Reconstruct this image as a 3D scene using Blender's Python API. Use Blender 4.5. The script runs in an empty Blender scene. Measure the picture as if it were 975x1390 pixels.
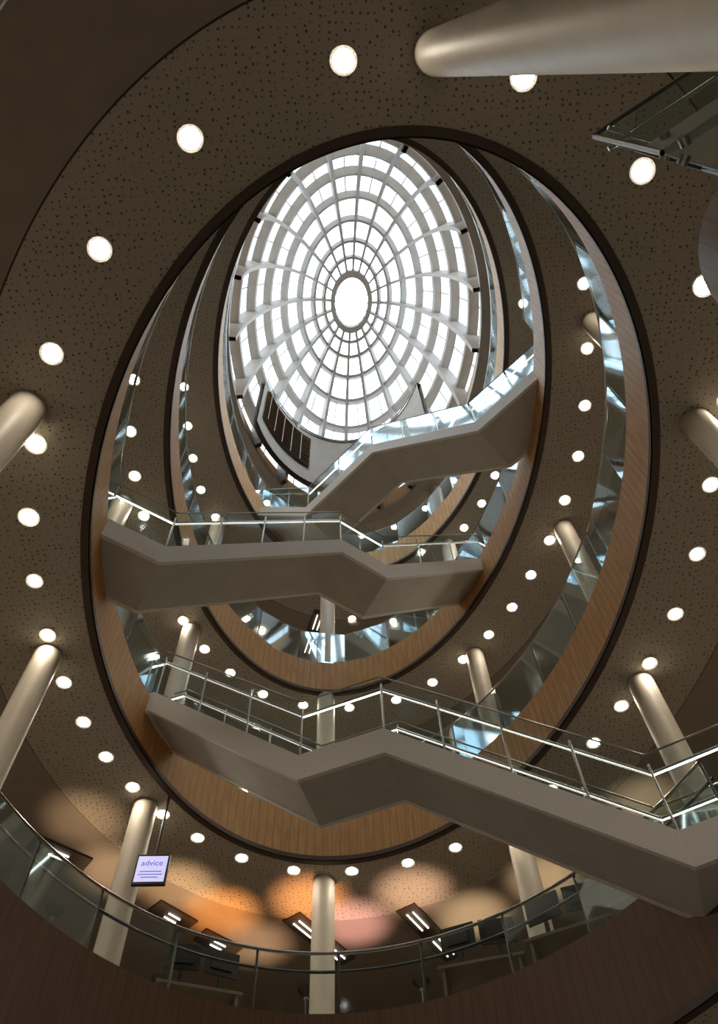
import bpy, math, random
from mathutils import Vector, Matrix
random.seed(3)
S=bpy.context.scene
try:
    S.view_settings.view_transform='Standard'
    S.view_settings.look='None'
except Exception: pass

# ---------------------------------------------------------------- materials
def new(name):
    m=bpy.data.materials.new(name); m.use_nodes=True
    nt=m.node_tree; return m,nt,nt.nodes,nt.links,nt.nodes['Principled BSDF']
def flat(name,col,rough=.6,metal=0,var=.06,scale=3):
    m,nt,N,L,b=new(name)
    tc=N.new('ShaderNodeTexCoord'); no=N.new('ShaderNodeTexNoise'); no.inputs['Scale'].default_value=scale
    no.inputs['Detail'].default_value=3
    cr=N.new('ShaderNodeValToRGB')
    cr.color_ramp.elements[0].position=.3; cr.color_ramp.elements[1].position=.7
    cr.color_ramp.elements[0].color=[c*(1-var) for c in col]+[1]
    cr.color_ramp.elements[1].color=[min(1,c*(1+var)) for c in col]+[1]
    L.new(tc.outputs['Object'],no.inputs['Vector']); L.new(no.outputs['Fac'],cr.inputs['Fac'])
    L.new(cr.outputs['Color'],b.inputs['Base Color'])
    b.inputs['Roughness'].default_value=rough; b.inputs['Metallic'].default_value=metal
    return m
def emis(name,col,st,nosample=False):
    m,nt,N,L,b=new(name)
    b.inputs['Base Color'].default_value=(*col,1)
    b.inputs['Emission Color'].default_value=(*col,1); b.inputs['Emission Strength'].default_value=st
    if nosample:
        try: m.cycles.emission_sampling='NONE'
        except Exception: pass
    return m
def perforated(name,col,hole,scale=11):
    m,nt,N,L,b=new(name)
    tc=N.new('ShaderNodeTexCoord'); v=N.new('ShaderNodeTexVoronoi'); v.voronoi_dimensions='2D'
    v.inputs['Scale'].default_value=scale; v.inputs['Randomness'].default_value=.7
    lt=N.new('ShaderNodeMath'); lt.operation='LESS_THAN'; 
    wn=N.new('ShaderNodeMath'); wn.operation='MULTIPLY_ADD'; wn.inputs[1].default_value=.12; wn.inputs[2].default_value=.07
    sep=N.new('ShaderNodeSeparateColor')
    L.new(tc.outputs['Object'],v.inputs['Vector']); L.new(v.outputs['Color'],sep.inputs[0])
    L.new(sep.outputs[0],wn.inputs[0]); L.new(v.outputs['Distance'],lt.inputs[0]); L.new(wn.outputs[0],lt.inputs[1])
    mx=N.new('ShaderNodeMixRGB'); mx.inputs['Color1'].default_value=(*col,1); mx.inputs['Color2'].default_value=(*hole,1)
    L.new(lt.outputs[0],mx.inputs['Fac']); L.new(mx.outputs[0],b.inputs['Base Color'])
    b.inputs['Roughness'].default_value=.85
    return m
def wood(name,c1,c2):
    m,nt,N,L,b=new(name)
    uv=N.new('ShaderNodeTexCoord'); mp=N.new('ShaderNodeMapping'); mp.inputs['Scale'].default_value=(12,1.2,1)
    L.new(uv.outputs['UV'],mp.inputs['Vector'])
    no=N.new('ShaderNodeTexNoise'); no.inputs['Scale'].default_value=1.5; no.inputs['Detail'].default_value=6
    L.new(mp.outputs[0],no.inputs['Vector'])
    cr=N.new('ShaderNodeValToRGB'); cr.color_ramp.elements[0].position=.3; cr.color_ramp.elements[1].position=.7
    cr.color_ramp.elements[0].color=(*c1,1); cr.color_ramp.elements[1].color=(*c2,1)
    L.new(no.outputs['Fac'],cr.inputs['Fac'])
    sx=N.new('ShaderNodeSeparateXYZ'); L.new(uv.outputs['UV'],sx.inputs[0])
    mu=N.new('ShaderNodeMath'); mu.operation='MULTIPLY'; mu.inputs[1].default_value=7
    fr=N.new('ShaderNodeMath'); fr.operation='FRACT'
    lt=N.new('ShaderNodeMath'); lt.operation='LESS_THAN'; lt.inputs[1].default_value=.1
    L.new(sx.outputs[0],mu.inputs[0]); L.new(mu.outputs[0],fr.inputs[0]); L.new(fr.outputs[0],lt.inputs[0])
    mx=N.new('ShaderNodeMixRGB'); mx.inputs['Color2'].default_value=(c1[0]*.8,c1[1]*.8,c1[2]*.8,1)
    L.new(lt.outputs[0],mx.inputs['Fac']); L.new(cr.outputs[0],mx.inputs['Color1']); L.new(mx.outputs[0],b.inputs['Base Color'])
    b.inputs['Roughness'].default_value=.5
    return m
def glass(name,tint,refl=1.0):
    m,nt,N,L,b=new(name); N.remove(b)
    out=[n for n in N if n.type=='OUTPUT_MATERIAL'][0]
    tr=N.new('ShaderNodeBsdfTransparent'); tr.inputs[0].default_value=(*tint,1)
    gl=N.new('ShaderNodeBsdfGlossy'); gl.inputs['Roughness'].default_value=.05; gl.inputs[0].default_value=(.75,.92,1,1)
    fr=N.new('ShaderNodeFresnel'); fr.inputs['IOR'].default_value=1.45
    mu=N.new('ShaderNodeMath'); mu.operation='MULTIPLY'; mu.inputs[1].default_value=refl; mu.use_clamp=True
    mx=N.new('ShaderNodeMixShader'); L.new(fr.outputs[0],mu.inputs[0]); L.new(mu.outputs[0],mx.inputs[0])
    L.new(tr.outputs[0],mx.inputs[1]); L.new(gl.outputs[0],mx.inputs[2]); L.new(mx.outputs[0],out.inputs['Surface'])
    return m
M=dict(
 perf=perforated('perforated_plaster',(.48,.445,.385),(.15,.13,.11),13),
 plain=flat('plain_plaster',(.33,.29,.25),.8),
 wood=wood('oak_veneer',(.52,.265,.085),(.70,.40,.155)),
 wood_shaded=wood('shaded_oak_veneer',(.11,.05,.022),(.15,.072,.032)),  # same oak, with the shade of the under-lit lowest fascia put into its colour
 darkrim=flat('dark_bronze_trim',(.075,.048,.036),.5),
 floor=flat('carpet',(.46,.395,.32),.95,scale=20),
 stone=flat('stone_floor',(.62,.57,.50),.5),
 wall=flat('wall_paint',(.40,.35,.29),.8),
 white=flat('painted_plaster',(.88,.865,.83),.6,scale=60,var=.06),
 col=flat('column_paint',(.72,.655,.55),.5),
 steel=flat('brushed_steel',(.45,.45,.44),.3,.9),
 dsteel=flat('dark_steel',(.10,.10,.10),.4,.8),
 glass=glass('balustrade_glass',(.87,.94,.93),.5),
 sglass=glass('landing_glass',(.80,.92,.90),1.3),
 dglass=glass('dome_glass',(.91,.96,1.0),.6),
 rib=flat('dome_rib_paint',(.37,.325,.285),.5),
 led=emis('led_strip',(1,.93,.82),5,True),
 lamp=emis('downlight_lens',(1,.87,.69),76),
 tube=emis('fluorescent_tube',(1,.93,.8),5,True),
 black=flat('black_plastic',(.02,.02,.02),.4),
 trough=flat('dark_recess',(.06,.045,.035),.8),
 grillb=flat('louvre_backing',(.10,.07,.05),.8),
 screen=emis('screen_glow',(.58,.58,.95),.85,True),
 textm=emis('screen_text',(.1,.08,.5),.3,True),
 louv=flat('louvre_metal',(.26,.19,.13),.5),
 tread=flat('stair_tread',(.25,.22,.2),.7),
 grey=flat('grey_panel',(.58,.57,.54),.6),
 fabric=flat('chair_fabric',(.05,.05,.06),.9),
 desk=flat('desk_laminate',(.22,.17,.13),.5),
)

# ---------------------------------------------------------------- mesh helper
class MB:
    def __init__(s): s.v=[];s.f=[];s.m=[];s.uv=[];s.mats=[]
    def mi(s,mat):
        if mat not in s.mats: s.mats.append(mat)
        return s.mats.index(mat)
    def face(s,pts,mat,uv=None):
        i=len(s.v); s.v+= [tuple(p) for p in pts]; s.f.append(tuple(range(i,i+len(pts)))); s.m.append(s.mi(mat))
        s.uv.append(uv or [(p[0],p[1]) for p in pts])
    def hexa(s,a,b,mat):   # a: 4 pts bottom, b: 4 pts top
        s.face(a[::-1],mat); s.face(b,mat)
        for i in range(4):
            j=(i+1)%4; s.face([a[i],a[j],b[j],b[i]],mat)
    def box(s,c,sx,sy,sz,mat,ang=0):
        ca,sa=math.cos(ang),math.sin(ang)
        q=[(-1,-1),(1,-1),(1,1),(-1,1)]
        P=lambda z:[Vector((c[0]+(x*sx*ca-y*sy*sa)/2,c[1]+(x*sx*sa+y*sy*ca)/2,c[2]+z*sz/2)) for x,y in q]
        s.hexa(P(-1),P(1),mat)
    def cyl(s,a,b,r,mat,n=12,r2=None,caps=True):
        a=Vector(a);b=Vector(b);d=(b-a).normalized(); r2=r if r2 is None else r2
        u=d.cross(Vector((0,0,1)));
        if u.length<1e-3:u=Vector((1,0,0))
        u.normalize(); w=d.cross(u)
        A=[a+(u*math.cos(2*math.pi*i/n)+w*math.sin(2*math.pi*i/n))*r for i in range(n)]
        B=[b+(u*math.cos(2*math.pi*i/n)+w*math.sin(2*math.pi*i/n))*r2 for i in range(n)]
        for i in range(n):
            j=(i+1)%n; s.face([A[i],A[j],B[j],B[i]],mat)
        if caps: s.face(A[::-1],mat); s.face(B,mat)
    def obj(s,name,parent=None,smooth=False):
        me=bpy.data.meshes.new(name); me.from_pydata(s.v,[],s.f)
        for m in s.mats: me.materials.append(m)
        for p,mi in zip(me.polygons,s.m): p.material_index=mi
        ul=me.uv_layers.new(name='UVMap'); k=0
        for uvs in s.uv:
            for t in uvs: ul.data[k].uv=t; k+=1
        if smooth:
            import bmesh
            bm=bmesh.new(); bm.from_mesh(me); bmesh.ops.remove_doubles(bm,verts=bm.verts,dist=.0005)
            bm.to_mesh(me); bm.free()
            for p in me.polygons: p.use_smooth=True
            try: me.set_sharp_from_angle(angle=math.radians(40))
            except Exception: pass
        o=bpy.data.objects.new(name,me); S.collection.objects.link(o)
        if parent: o.parent=parent
        return o
def empty(name,loc=(0,0,0)):
    o=bpy.data.objects.new(name,None); S.collection.objects.link(o); o.empty_display_size=.2
    return o

# ---------------------------------------------------------------- levels
# centre x, centre y, short semi-axis, long semi-axis, tilt (deg), soffit z
LV=[(0.0,4.2,4.5,6.1,11.5,4.5),
    (-.02,6.03,3.69,5.59,11.9,8.9),
    (-.06,6.22,3.45,5.75,10.4,13.3),
    (.17,6.45,3.42,5.40,6.5,17.7),
    (.10,6.45,3.60,5.45,6.0,20.7)]
TH=1.0
X0,X1,Y0,Y1=-11,11,-7,19
def ell(k,t,off=0.0):
    cx,cy,a,b,ti,z=LV[k]; ti=math.radians(ti)
    lx,ly=(a+off)*math.cos(t),(b+off)*math.sin(t)
    return cx+lx*math.cos(ti)-ly*math.sin(ti), cy+lx*math.sin(ti)+ly*math.cos(ti)
def outer(k,t):
    cx,cy=LV[k][:2]; x,y=ell(k,t); dx,dy=x-cx,y-cy
    c=[]
    if dx>1e-9:c.append((X1-cx)/dx)
    if dx<-1e-9:c.append((X0-cx)/dx)
    if dy>1e-9:c.append((Y1-cy)/dy)
    if dy<-1e-9:c.append((Y0-cy)/dy)
    m=min(c); return cx+dx*m, cy+dy*m
N=240
T=[2*math.pi*i/N for i in range(N)]
RIM=.10
def ring(mb,k,fin,fout,z,mat,flip=False,z2=None):
    z2=z if z2 is None else z2
    for i in range(N):
        t,u=T[i],T[(i+1)%N]
        a,b,c,d=fin(t),fin(u),fout(u),fout(t)
        P=[(a[0],a[1],z),(b[0],b[1],z),(c[0],c[1],z2),(d[0],d[1],z2)]
        if flip:P=P[::-1]
        mb.face(P,mat)
GAPS={0:[(3.7,6.9)],1:[(-3.75,5.9),(-3.4,9.1)],2:[(3.2,5.6),(3.0,10.0)],3:[(-2.9,10.6)]}
def build_level(k):
    z=LV[k][5]
    e=empty('mezzanine_floor' if k<4 else 'roof_slab')
    mb=MB()
    ring(mb,k,lambda t:ell(k,t,-RIM),lambda t:ell(k,t,.0),z,M['darkrim'])
    pw=1.42
    ring(mb,k,lambda t:ell(k,t,.0),lambda t:ell(k,t,pw),z+.012,M['perf'])
    ring(mb,k,lambda t:ell(k,t,pw),lambda t:ell(k,t,pw+.025),z+.012,M['trough'],z2=z+.03)
    ring(mb,k,lambda t:ell(k,t,pw+.025),lambda t:outer(k,t),z+.03,M['plain'])
    mb.obj('ceiling_soffit',e)
    mb=MB(); ring(mb,k,lambda t:ell(k,t,-RIM),lambda t:outer(k,t),z+TH,M['floor'],True); mb.obj('floor_deck',e)
    # fascia
    zt=z+TH; zf=zt+(.27 if k==0 else 0)      # first floor has a solid upstand below its glass
    zr=zt+1.05; wd=M['wood_shaded'] if k==0 else M['wood']
    mb=MB(); s=0
    gap=lambda p,r=.75: any(math.dist(p,g)<r for g in GAPS.get(k,[]))
    for i in range(N):
        a=ell(k,T[i],-RIM);b=ell(k,T[(i+1)%N],-RIM); l=math.dist(a,b)
        zz=zt if gap(a) else zf
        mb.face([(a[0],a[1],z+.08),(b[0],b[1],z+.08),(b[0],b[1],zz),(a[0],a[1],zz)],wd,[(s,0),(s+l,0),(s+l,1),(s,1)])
        a2=ell(k,T[i],-RIM-.02);b2=ell(k,T[(i+1)%N],-RIM-.02)
        mb.face([(a2[0],a2[1],z),(b2[0],b2[1],z),(b2[0],b2[1],z+.08),(a2[0],a2[1],z+.08)],M['darkrim'])
        mb.face([(a2[0],a2[1],z+.08),(b2[0],b2[1],z+.08),(b[0],b[1],z+.08),(a[0],a[1],z+.08)],M['darkrim'])
        if zf>zt and zz>zt:
            c=ell(k,T[i],-RIM+.1);d=ell(k,T[(i+1)%N],-RIM+.1)
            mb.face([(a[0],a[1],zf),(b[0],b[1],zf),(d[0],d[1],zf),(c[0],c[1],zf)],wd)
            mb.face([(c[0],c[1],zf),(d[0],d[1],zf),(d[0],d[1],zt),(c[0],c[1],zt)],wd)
        s+=l
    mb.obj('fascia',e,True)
    if k<4:
        mb=MB(); off=-.05
        pts=[ell(k,t,off) for t in T]
        acc=0; idx=[0]
        for i in range(1,N):
            acc+=math.dist(pts[i-1],pts[i])
            if acc>=1.05: idx.append(i); acc=0
        for q in range(len(idx)):
            i0=idx[q]; i1=idx[(q+1)%len(idx)]
            seq=list(range(i0,i1+1)) if i1>i0 else list(range(i0,N))+[0]
            mid=pts[seq[len(seq)//2]]
            if gap(mid): continue
            A,B=Vector(pts[seq[0]]),Vector(pts[seq[-1]]); A,B=A.lerp(B,.012),A.lerp(B,.988)
            mb.face([(A[0],A[1],zf-.05),(B[0],B[1],zf-.05),(B[0],B[1],zr-.04),(A[0],A[1],zr-.04)],M['glass'])
            for a,b in zip(seq[:-1],seq[1:]):
                A,B=pts[a],pts[b]
                mb.cyl((A[0],A[1],zr),(B[0],B[1],zr),.022,M['steel'],6,caps=False)
                if k==0:
                    A2,B2=ell(0,T[a],off+.12),ell(0,T[b],off+.12)
                    mb.cyl((A2[0],A2[1],zr-.17),(B2[0],B2[1],zr-.17),.02,M['dsteel'],6,caps=False)
            P=ell(k,T[seq[0]],off+.03)
            mb.cyl((P[0],P[1],zt-.1),(P[0],P[1],zr),.018,M['dsteel'],6)
        mb.obj('glass_balustrade',e)
for k in range(5): build_level(k)

# shell
H0,H1=-1.6,21.7
def wallobj(name,p,q):
    m=MB(); m.face([(p[0],p[1],H0),(q[0],q[1],H0),(q[0],q[1],H1),(p[0],p[1],H1)],M['wall']); m.obj(name)
wallobj('wall_north',(X0,Y1),(X1,Y1)); wallobj('wall_south',(X1,Y0),(X0,Y0))
wallobj('wall_east',(X1,Y1),(X1,Y0)); wallobj('wall_west',(X0,Y0),(X0,Y1))
m=MB(); m.face([(X0,Y0,H0),(X1,Y0,H0),(X1,Y1,H0),(X0,Y1,H0)],M['stone']); m.obj('floor')

# ---------------------------------------------------------------- columns
COL=[(-4.42,6.93),(3.88,8.05),(-3.6,9.95),(2.2,11.0),(-.98,11.95),(-3.85,3.32),(1.0,-.13),(4.12,4.0)]
for x,y in COL:
    r=.23 if y<4 else .185
    if y<0: r=.215
    spans=[(-1.6,4.5),(5.5,8.9),(9.9,13.3),(14.3,17.7),(18.7,20.7)]
    mb=MB()
    cx,cy=LV[0][:2]; ins=False
    for si,(za,zb) in enumerate(spans):
        if si==0:
            ti=math.radians(LV[0][4]); dx,dy=x-cx,y-cy
            lx=dx*math.cos(ti)+dy*math.sin(ti); ly=-dx*math.sin(ti)+dy*math.cos(ti)
            ins=(lx/LV[0][2])**2+(ly/LV[0][3])**2<1.1
            if ins: za,zb=-1.6,8.9
        elif si==1 and ins: continue
        mb.cyl((x,y,za),(x,y,zb),r*(.72 if si==0 and y<0 else 1),M['col'],40,r2=r)
    mb.obj('support_column',None,True)

# ---------------------------------------------------------------- downlights
LS1=[(0.09,-0.11),(1.87,0.13),(-1.51,0.51),(-2.64,1.55),(-3.41,2.67),(-3.85,3.77),(-4.17,4.76),(-4.32,5.71),(-4.35,6.59),(-4.31,7.42),(-4.19,8.17),(-4.00,8.87),(-3.72,9.52),(-3.36,10.14),(-2.90,10.71),(-2.26,11.24),(-1.45,11.61),(-0.50,11.71),(0.43,11.59),(1.21,11.29),(3.29,9.17),(3.64,8.47),(3.97,7.70),(4.23,6.86),(4.40,5.90),(4.43,4.87),(4.47,3.72),(3.99,2.33),(3.16,1.08),(2.0,10.75),(2.7,10.1)]
LS2=[(-3.80,4.54),(-4.03,5.50),(-4.11,6.39),(-4.09,7.23),(-4.0,8.2),(-3.72,9.69),(-3.39,10.44),(-2.94,11.10),(-2.32,11.73),(-1.49,12.10),(-.5,12.25),(0.52,12.11),(1.31,11.68),(1.96,11.11),(2.49,10.50),(2.95,9.84),(3.30,9.08),(3.63,8.30),(3.87,7.43),(4.06,6.52),(4.11,5.52),(4.07,4.46),(3.93,3.33)]
LS3=[(-3.93,6.29),(-3.99,7.27),(-3.99,8.12),(-3.92,8.99),(-3.66,9.79),(-0.41,13.17),(-2.90,13.41),(0.54,12.9),(1.7,12.4),(3.37,9.07),(3.05,9.84),(2.61,10.52),(3.8,7.6),(3.95,6.2),(3.9,4.8),(-2.6,11.6)]
LS4=[ell(4,t,.5) for t in [i*2*math.pi/26 for i in range(26)]]
far=[(-6.2,3),(-6.3,6),(-5.9,9),(6,3),(6.2,6),(6,9),(-6.5,0),(-4.6,-2),(-1.5,-3.2),(2,-3.4),(5,-2),(-8.5,5),(8.5,5),(-8.5,10),(8.5,10)]
far2=far+[(-5,12),(5,12),(-3,14.5),(0,14.8),(3,14.3),(-6,15.5),(6,15.5)]
def lamps(z,pts,r):
    mb=MB(); n=16
    c=[(math.cos(2*math.pi*i/n),math.sin(2*math.pi*i/n)) for i in range(n)]
    for x,y in pts:
        r2=r+.03
        for i in range(n):
            a,b=c[i],c[(i+1)%n]
            mb.face([(x+a[0]*r,y+a[1]*r,z-.004),(x+b[0]*r,y+b[1]*r,z-.004),(x+b[0]*r2,y+b[1]*r2,z-.012),(x+a[0]*r2,y+a[1]*r2,z-.012)],M['white'])
            mb.face([(x+a[0]*r2,y+a[1]*r2,z-.012),(x+b[0]*r2,y+b[1]*r2,z-.012),(x+b[0]*r2,y+b[1]*r2,z+.012),(x+a[0]*r2,y+a[1]*r2,z+.012)],M['white'])
        mb.face([(x+a[0]*r,y+a[1]*r,z-.004) for a in c],M['lamp'])
    mb.obj('recessed_downlights')
lamps(8.9,[p for p in LS1 if p[1]<=4.8]+far,.108)
lamps(8.9,[p for p in LS1 if p[1]>4.8],.085)
lamps(13.3,LS2+far2,.088)
lamps(17.7,LS3+far2,.09)
lamps(20.7,LS4,.085)
lamps(4.5,[(-6,2),(-6,6),(-6,10),(6,2),(6,6),(6,10),(-3,13),(0,13.5),(3,13),(-3,-4),(3,-4)],.12)

# recessed fluorescent troughs  (x,y,z,angle)
for x,y,z,an,L in [(.78,13.45,8.9,60,1.7),(-1.16,13.45,8.9,57,1.6),(-3.6,12.6,8.9,48,.8),(-2.93,13.4,8.9,45,.8),(-5.15,10.9,8.9,40,1.0),
                 (-1.5,13.6,17.7,110,1.6),(3.88,13.26,13.3,45,1.4)]:
    mb=MB(); a=math.radians(an); d=Vector((math.cos(a),math.sin(a),0)); n=Vector((-d.y,d.x,0)); c=Vector((x,y,z))
    mb.box(c+Vector((0,0,.005)),L,.38,.03,M['trough'],a)
    for o in (-.06,.06):
        for s in ((-.26,.26) if L>1.3 else (0,)):
            p=c+n*o+d*s*L-Vector((0,0,.03)); mb.cyl(p-d*L*.15,p+d*L*.15,.012,M['tube'],8)
    mb.obj('recessed_fluorescent_fitting')

# ---------------------------------------------------------------- stairs
def lerp(a,b,t): return a+(b-a)*t
def stair(pts,flights,n,w):
    P=[Vector(p) for p in pts]; n=Vector((n[0],n[1],0)).normalized()
    e=empty('glass_sided_staircase')
    st=MB(); up=Vector((0,0,1))
    T0,T1=.06,-.36
    for side in (0,1):
        o=n*(w if side else 0); th=n*(.06 if not side else -.06)
        for a,b in zip(P[:-1],P[1:]):
            A,B=a+o,b+o
            st.hexa([A+up*T1,B+up*T1,B+th+up*T1,A+th+up*T1],[A+up*T0,B+up*T0,B+th+up*T0,A+th+up*T0],M['white'])
    for a,b in zip(P[:-1],P[1:]):
        st.face([a+up*(T1+.01),a+n*w+up*(T1+.01),b+n*w+up*(T1+.01),b+up*(T1+.01)],M['grey'])
    st.obj('stringers_and_soffit',e)
    tr=MB()
    for i,(a,b) in enumerate(zip(P[:-1],P[1:])):
        if i in flights:
            k=13
            for j in range(k):
                p=a.lerp(b,j/k); q=a.lerp(b,(j+1)/k); zt=max(p.z,q.z)-.02
                f=[Vector((v.x,v.y,0)) for v in (p+n*.06,q+n*.06,q+n*(w-.06),p+n*(w-.06))]
                tr.hexa([v+up*(zt-.16) for v in f],[v+up*zt for v in f],M['tread'])
        else:
            f=[a+n*.06,b+n*.06,b+n*(w-.06),a+n*(w-.06)]
            tr.hexa([v+up*-.1 for v in f],[v+up*.0 for v in f],M['tread'])
    tr.obj('treads_and_landings',e)
    g=MB(); r=MB(); led=MB()
    for side in (0,1):
        o=n*(w-.03 if side else .03); inn=n*(-.07 if side else .07)
        for a,b in zip(P[:-1],P[1:]):
            A,B=a+o,b+o; k=max(1,round((B-A).length/1.0))
            for j in range(k):
                p=A.lerp(B,(j+.02)/k); q=A.lerp(B,(j+.98)/k)
                g.face([p+up*.05,q+up*.05,q+up*1.08,p+up*1.08],M['glass'])
                pp=A.lerp(B,j/k)+inn*.5
                r.cyl(pp-up*.1,pp+up*.98,.015,M['steel'],8)
                r.cyl(pp+up*.9,pp+inn*.5+up*.86,.01,M['steel'],6)
            r.cyl(A+up*1.09,B+up*1.09,.012,M['steel'],6)
            r.cyl(A+inn+up*.88,B+inn+up*.88,.024,M['steel'],10)
            w2=inn.normalized()*.012
            led.face([A+inn-w2+up*.853,B+inn-w2+up*.853,B+inn+w2+up*.853,A+inn+w2+up*.853],M['led'])
            led.face([A+inn-w2+up*.853,B+inn-w2+up*.853,B+inn-w2+up*.870,A+inn-w2+up*.870],M['led'])
            led.face([A+inn+w2+up*.853,B+inn+w2+up*.853,B+inn+w2+up*.870,A+inn+w2+up*.870],M['led'])
        pe=P[-1]+o; r.cyl(pe-up*.1,pe+up*.98,.015,M['steel'],8)
    g.obj('glass_panels',e); r.obj('posts_and_handrails',e); led.obj('handrail_light',e)
stair([(3.75,4.87,14.3),(2.31,6.17,14.3),(.33,7.52,16.5),(-1.29,9.03,16.5),(-2.92,10.13,18.7),(-3.1,10.25,18.7)],{1,3},(.62,.78),1.05)
stair([(-3.85,5.23,9.9),(-2.83,5.94,9.9),(-.36,7.32,12.1),(.40,7.91,12.1),(2.58,9.31,14.3),(2.8,9.45,14.3)],{1,3},(-.5,.86),.98)
stair([(-3.7,8.68,9.9),(-3.45,8.61,9.9),(-1.02,8.01,7.8),(.12,7.62,7.8),(3.02,7.0,5.5),(3.9,6.55,5.5)],{1,3},(.25,.95),.95)

# ---------------------------------------------------------------- dome
dz,dH=20.7,7.2
def dome(rho,t):
    s=(1-rho)
    cx=.10; cy=lerp(6.45,7.22,s); ti=math.radians(6)
    a,b=3.62*rho,5.5*rho
    lx,ly=a*math.cos(t),b*math.sin(t)
    z=dz+dH*max(0,1-rho**2)**.6
    return Vector((cx+lx*math.cos(ti)-ly*math.sin(ti),cy+lx*math.sin(ti)+ly*math.cos(ti),z))
def dnorm(rho,t):
    rho=min(rho,.985)
    du=dome(rho+.005,t)-dome(rho-.005,t); dv=dome(rho,t+.01)-dome(rho,t-.01)
    n=du.cross(dv).normalized()
    return n if n.z>0 else -n
RH=[1.0,.965,.875,.765,.635,.50,.375,.275]
e=empty('elliptical_glass_dome')
rb=MB(); NR=20
for i in range(NR):
    t=2*math.pi*(i+.5)/NR+.16
    rho=[math.cos(math.radians(80.2)*j/30) for j in range(31)]
    prev=None
    for q in rho:
        p=dome(q,t); n=dnorm(q,t); tg=(dome(q,t+.01)-dome(q,t-.01)); tg.normalize()
        w=.058*(.45+.55*q); d=.12+.36*q
        sec=[p+tg*w,p-tg*w,p-tg*w-n*d,p+tg*w-n*d]
        if prev: 
            for a in range(4):
                b=(a+1)%4; rb.face([prev[a],prev[b],sec[b],sec[a]],M['rib'])
        prev=sec
rb.obj('radial_ribs',e)
rg=MB(); K=144
for q in RH:
    for i in range(K):
        secs=[]
        for t in (2*math.pi*i/K,2*math.pi*(i+1)/K):
            q0=min(q,.985)
            n=dnorm(q0,t); s=(dome(q0+.005,t)-dome(q0-.005,t)).normalized(); p=dome(q,t)
            w=.075*(.45+.55*q); d=.08+.22*q
            secs.append([p+s*w,p-s*w,p-s*w-n*d,p+s*w-n*d])
        for a in range(4):
            b=(a+1)%4; rg.face([secs[0][a],secs[0][b],secs[1][b],secs[1][a]],M['rib'])
for i in range(K):
    secs=[]
    for t in (2*math.pi*i/K,2*math.pi*(i+1)/K):
        p=dome(.158,t); o=dome(.198,t)
        secs.append([o+Vector((0,0,.05)),p+Vector((0,0,.05)),p-Vector((0,0,.25)),o-Vector((0,0,.25))])
    for a in range(4):
        b=(a+1)%4; rg.face([secs[0][a],secs[0][b],secs[1][b],secs[1][a]],M['rib'])
rg.obj('ring_beams',e)
# slender glazing bars half way between the main ribs on the outer bays
gb=MB()
for i in range(NR):
    t=2*math.pi*(i+1)/NR+.16
    prev=None
    for j in range(19):
        q=math.cos(math.radians(50)*j/18); p=dome(q,t)
        if prev is not None: gb.cyl(prev,p,.016,M['rib'],6,caps=False)
        prev=p
gb.obj('glazing_bars',e)
gm=MB()
rr=[1,.99,.97,.93,.85,.7,.55,.4,.3,.2,.1]
for j in range(len(rr)-1):
    for i in range(72):
        t,u=2*math.pi*i/72,2*math.pi*(i+1)/72; up=Vector((0,0,.03))
        gm.face([dome(rr[j],t)+up,dome(rr[j],u)+up,dome(rr[j+1],u)+up,dome(rr[j+1],t)+up],M['dglass'])
gm.face([dome(.1,2*math.pi*i/72)+Vector((0,0,.03)) for i in range(72)],M['dglass'])
gm.obj('glazing',e,True)
# curved louvred wall at far side under the dome
mb=MB()
def lw(t,off=0): return (-.3+(2.5+off)*math.cos(t),7.5+(3.2+off)*math.sin(t))
A0,A1=math.radians(24),math.radians(164); K=60; zb,zt=20.5,23.9
for i in range(K):
    t,u=lerp(A0,A1,i/K),lerp(A0,A1,(i+1)/K); a,b=lw(t),lw(u)
    c,d=lw(t,.15),lw(u,.15)
    mb.face([(a[0],a[1],zb),(b[0],b[1],zb),(b[0],b[1],zt),(a[0],a[1],zt)],M['plain'])
    mb.face([(a[0],a[1],zt),(b[0],b[1],zt),(d[0],d[1],zt),(c[0],c[1],zt)],M['darkrim'])
    mb.face([(c[0],c[1],zb),(d[0],d[1],zb),(d[0],d[1],zt),(c[0],c[1],zt)],M['plain'])
    a,b=lw(t,-.05),lw(u,-.05)
    mb.face([(a[0],a[1],zt-.12),(b[0],b[1],zt-.12),(b[0],b[1],zt+.02),(a[0],a[1],zt+.02)],M['darkrim'])
G0,G1=math.radians(118),math.radians(160)
for z in [21.3+.17*j for j in range(12)]:
    for i in range(16):
        t,u=lerp(G0,G1,i/16),lerp(G0,G1,(i+1)/16)
        a,b=lw(t,-.03),lw(u,-.03); c,d=lw(t,-.12),lw(u,-.12)
        mb.face([(a[0],a[1],z+.1),(b[0],b[1],z+.1),(d[0],d[1],z),(c[0],c[1],z)],M['louv'])
for i in range(16):
    t,u=lerp(G0,G1,i/16),lerp(G0,G1,(i+1)/16)
    a,b=lw(t,-.02),lw(u,-.02)
    mb.face([(a[0],a[1],21.25),(b[0],b[1],21.25),(b[0],b[1],23.4),(a[0],a[1],23.4)],M['grillb'])
    if i%3==0:
        a,c=lw(t,-.14),lw(t+.012,-.14)
        mb.face([(a[0],a[1],21.25),(c[0],c[1],21.25),(c[0],c[1],23.4),(a[0],a[1],23.4)],M['louv'])
mb.obj('curved_louvred_screen')

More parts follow.
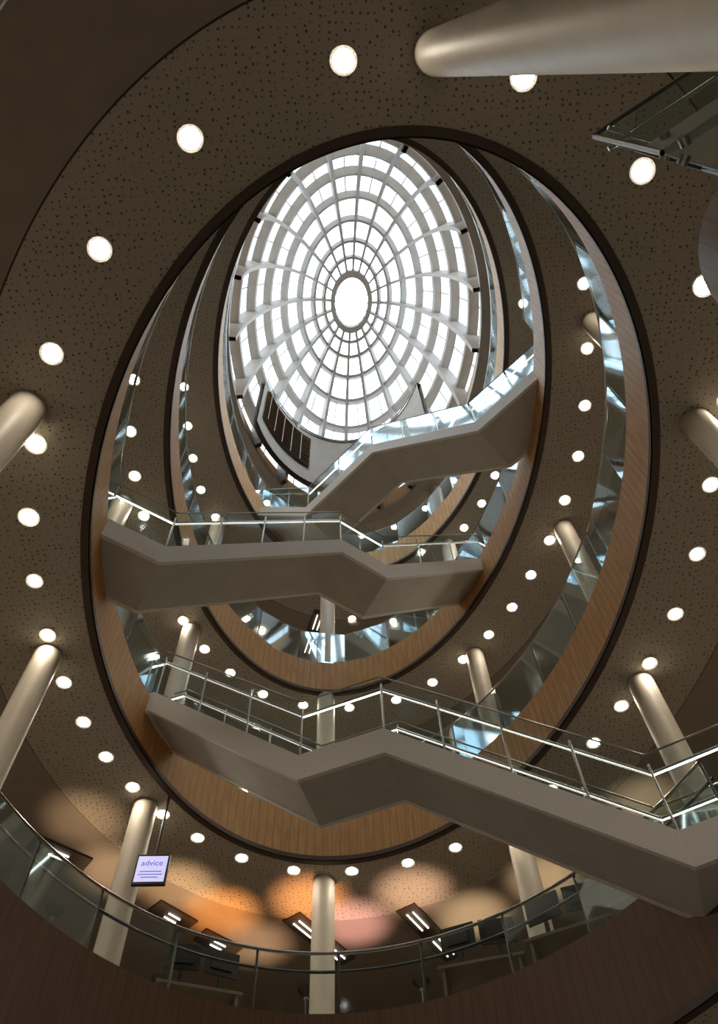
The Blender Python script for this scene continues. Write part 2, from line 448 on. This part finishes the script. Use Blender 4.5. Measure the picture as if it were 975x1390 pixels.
# ---------------------------------------------------------------- projecting landing near the camera (upper right)
e=empty('glass_sided_landing')
C0=Vector((1.93,.53,0)); d1=Vector((.86,-.51,0)).normalized(); d2=Vector((.95,.3,0)).normalized()
p1=C0+d1*2.6; p2=C0+d2*2.7; up=Vector((0,0,1))
mb=MB()
tri=[C0,p1,p2]
mb.face([p+up*5.2 for p in tri],M['white']); mb.face([p+up*5.5 for p in tri],M['floor'])
for a,b in ((C0,p1),(C0,p2),(p1,p2)):
    mb.face([a+up*5.2,b+up*5.2,b+up*5.5,a+up*5.5],M['white'])
mb.obj('landing_slab',e)
g=MB(); r=MB()
for d,L in ((d1,2.6),(d2,2.7)):
    for j in range(3):
        a=C0+d*(L*j/3+.01); b=C0+d*(L*(j+1)/3-.01)
        zlow=4.85 if d is d2 else 5.0
        g.face([a+up*zlow,b+up*zlow,b+up*6.5,a+up*6.5],M['sglass'])
        r.cyl(a+up*5.15,a+up*6.55,.016,M['dsteel'],8)
        for zz in (5.1,5.4): r.cyl(a+d*.12+up*zz-d.cross(up)*.03,a+d*.12+up*zz+d.cross(up)*.03,.035,M['steel'],12)
    r.cyl(C0+up*6.57,C0+d*L+up*6.57,.018,M['dsteel'],10)
    o=d.cross(up)*.08*(1 if d is d1 else -1)
    r.cyl(C0+up*6.3-o,C0+d*L+up*6.3-o,.018,M['steel'],10)
g.obj('glass_panels',e); r.obj('rail_and_posts',e)
mb=MB(); 
K=40; cx,cy,rr_=2.85,1.05,.6
for i in range(K):
    a,b=2*math.pi*i/K,2*math.pi*(i+1)/K
    P=[(cx+rr_*math.cos(q),cy+rr_*math.sin(q)) for q in (a,b)]
    mb.face([(P[0][0],P[0][1],4.4),(P[1][0],P[1][1],4.4),(P[1][0],P[1][1],5.19),(P[0][0],P[0][1],5.19)],M['wood_shaded'],[(a*.6,0),(b*.6,0),(b*.6,.8),(a*.6,.8)])
mb.face([(cx+rr_*math.cos(2*math.pi*i/K),cy+rr_*math.sin(2*math.pi*i/K),4.4) for i in range(K)],M['darkrim'])
mb.obj('wood_drum',e,True)

# ---------------------------------------------------------------- information screen
e=empty('hanging_information_screen')
c=Vector((-3.2,9.72,7.58)); an=math.radians(4)
mb=MB(); mb.box(c,.46,.06,.46,M['black'],an); mb.cyl(c+up*.2+Vector((0,.05,0)),(c.x,c.y+.05,8.9),.02,M['dsteel'],8)
mb.box(c+Vector((.0,.05,.0)),.2,.06,.2,M['black'],an)
fx=Vector((math.cos(an),math.sin(an),0)); fn=Vector((math.sin(an),-math.cos(an),0))
q=c+fn*.032
mb.face([q-fx*.205-up*.2,q+fx*.205-up*.2,q+fx*.205+up*.2,q-fx*.205+up*.2],M['screen'])
mb.obj('screen_body',e)
cu=bpy.data.curves.new('advice_text','FONT'); cu.body='advice'; cu.size=.12; cu.align_x='CENTER'
to=bpy.data.objects.new('advice_text',cu); S.collection.objects.link(to); to.parent=e; cu.materials.append(M['textm'])
to.matrix_world=Matrix((fx,up,-fx.cross(up)*-1)).transposed().to_4x4(); to.location=q+fn*.003+up*.05
mb=MB()
for j,wd in enumerate((.3,.34,.24)):
    z=-.05-.045*j; mb.face([q+fn*.003-fx*wd/2+up*(z),q+fn*.003+fx*wd/2+up*z,q+fn*.003+fx*wd/2+up*(z+.012),q+fn*.003-fx*wd/2+up*(z+.012)],M['textm'])
mb.obj('text_lines',e)

# ---------------------------------------------------------------- desks, monitors, chairs around the first floor void
def workstation(x,y,chair=True,mons=(-.27,.27)):
    cx,cy=LV[0][:2]; a=math.atan2(y-cy,x-cx)-math.pi/2
    fx=Vector((math.cos(a),math.sin(a),0)); fy=Vector((-math.sin(a),math.cos(a),0)); c=Vector((x,y,5.5))
    mb=MB(); mb.box(c+up*.92,1.15,.5,.04,M['desk'],a)
    for sx in (-.5,.5): mb.box(c+fx*sx+up*.45,.04,.45,.9,M['desk'],a)
    mb.obj('office_desk')
    for mx_ in mons:
        mb=MB(); p=c+up*.94-fy*.1+fx*mx_; b=a+mx_*.5
        mb.box(p+up*.01,.24,.18,.02,M['black'],b); mb.box(p+up*.12,.05,.04,.22,M['black'],b)
        mb.box(p+up*.42,.48,.03,.34,M['black'],b); mb.box(p+up*.42-fy*.025,.3,.03,.2,M['black'],b)
        mb.obj('computer_monitor')
    if not chair: return
    mb=MB(); p=c+fy*.68
    mb.cyl(p+up*.08,p+up*.45,.03,M['dsteel'],8); mb.box(p+up*.5,.46,.44,.09,M['fabric'],a)
    mb.box(p+fy*.22+up*.95,.44,.06,.6,M['fabric'],a)
    for j in range(5):
        b=a+j*2*math.pi/5; mb.cyl(p+up*.08,p+Vector((math.cos(b),math.sin(b),0))*.3+up*.03,.02,M['dsteel'],6)
    mb.obj('office_chair')
workstation(3.38,9.25); workstation(2.38,9.98,False); workstation(1.25,10.55); workstation(-2.55,10.75); workstation(-5.0,8.3)

# uplighters standing on the first floor
def uplighter(x,y,col,en):
    e=empty('floor_uplighter'); mb=MB()
    mb.cyl((x,y,5.5),(x,y,5.53),.16,M['dsteel'],20); mb.cyl((x,y,5.5),(x,y,7.3),.015,M['dsteel'],8)
    mb.cyl((x,y,7.3),(x,y,7.42),.04,M['dsteel'],20,r2=.14,caps=False)
    mb.obj('stand_and_bowl',e)
    l=bpy.data.lights.new('uplight_lamp','SPOT'); l.energy=en*4.2; l.color=col; l.spot_size=math.radians(60); l.spot_blend=1; l.shadow_soft_size=.06
    o=bpy.data.objects.new('uplight_lamp',l); S.collection.objects.link(o); o.parent=e; o.location=(x,y,7.45); o.rotation_euler=(math.pi,0,0)
for x,y,c,en in [(-2.77,12.6,(1,.38,.10),48),(-1.26,12.4,(1,.40,.13),44),(.49,12.35,(1,.60,.38),30),(-.56,13.1,(1,.50,.42),42),(-3.4,11.9,(1,.62,.32),28),
                 (-4.6,10.2,(1,.66,.38),13),(-2.3,13.5,(1,.60,.34),24),(1.5,13.1,(1,.72,.42),30),(2.75,12.2,(1,.75,.45),26),(-4.4,11.4,(1,.66,.38),24),(4.2,10.6,(1,.78,.5),16)]:
    uplighter(x,y,c,en)

# ---------------------------------------------------------------- camera
cd=bpy.data.cameras.new('camera'); cam=bpy.data.objects.new('camera',cd); S.collection.objects.link(cam); S.camera=cam
f=1090.; vx,vy=455.,100.
Lz=math.hypot(vx-487.5,vy-650); al=math.atan(Lz/f); r=math.atan2(487.5-vx,650-vy)
R=Vector((1,0,0)); U=Vector((0,-math.cos(al),math.sin(al))); D=Vector((0,math.sin(al),math.cos(al)))
R2=R*math.cos(r)-U*math.sin(r); U2=R*math.sin(r)+U*math.cos(r)
m=Matrix((R2,U2,-D)).transposed().to_4x4(); cam.matrix_world=m
cd.sensor_fit='VERTICAL'; cd.sensor_height=36; cd.lens=36*f/1390; cd.shift_y=-45/1390; cd.clip_start=.05; cd.clip_end=300

# ---------------------------------------------------------------- world
w=bpy.data.worlds.new('sky'); S.world=w; w.use_nodes=True
bg=w.node_tree.nodes['Background']; bg.inputs[0].default_value=(.84,.93,1,1); bg.inputs[1].default_value=4.8
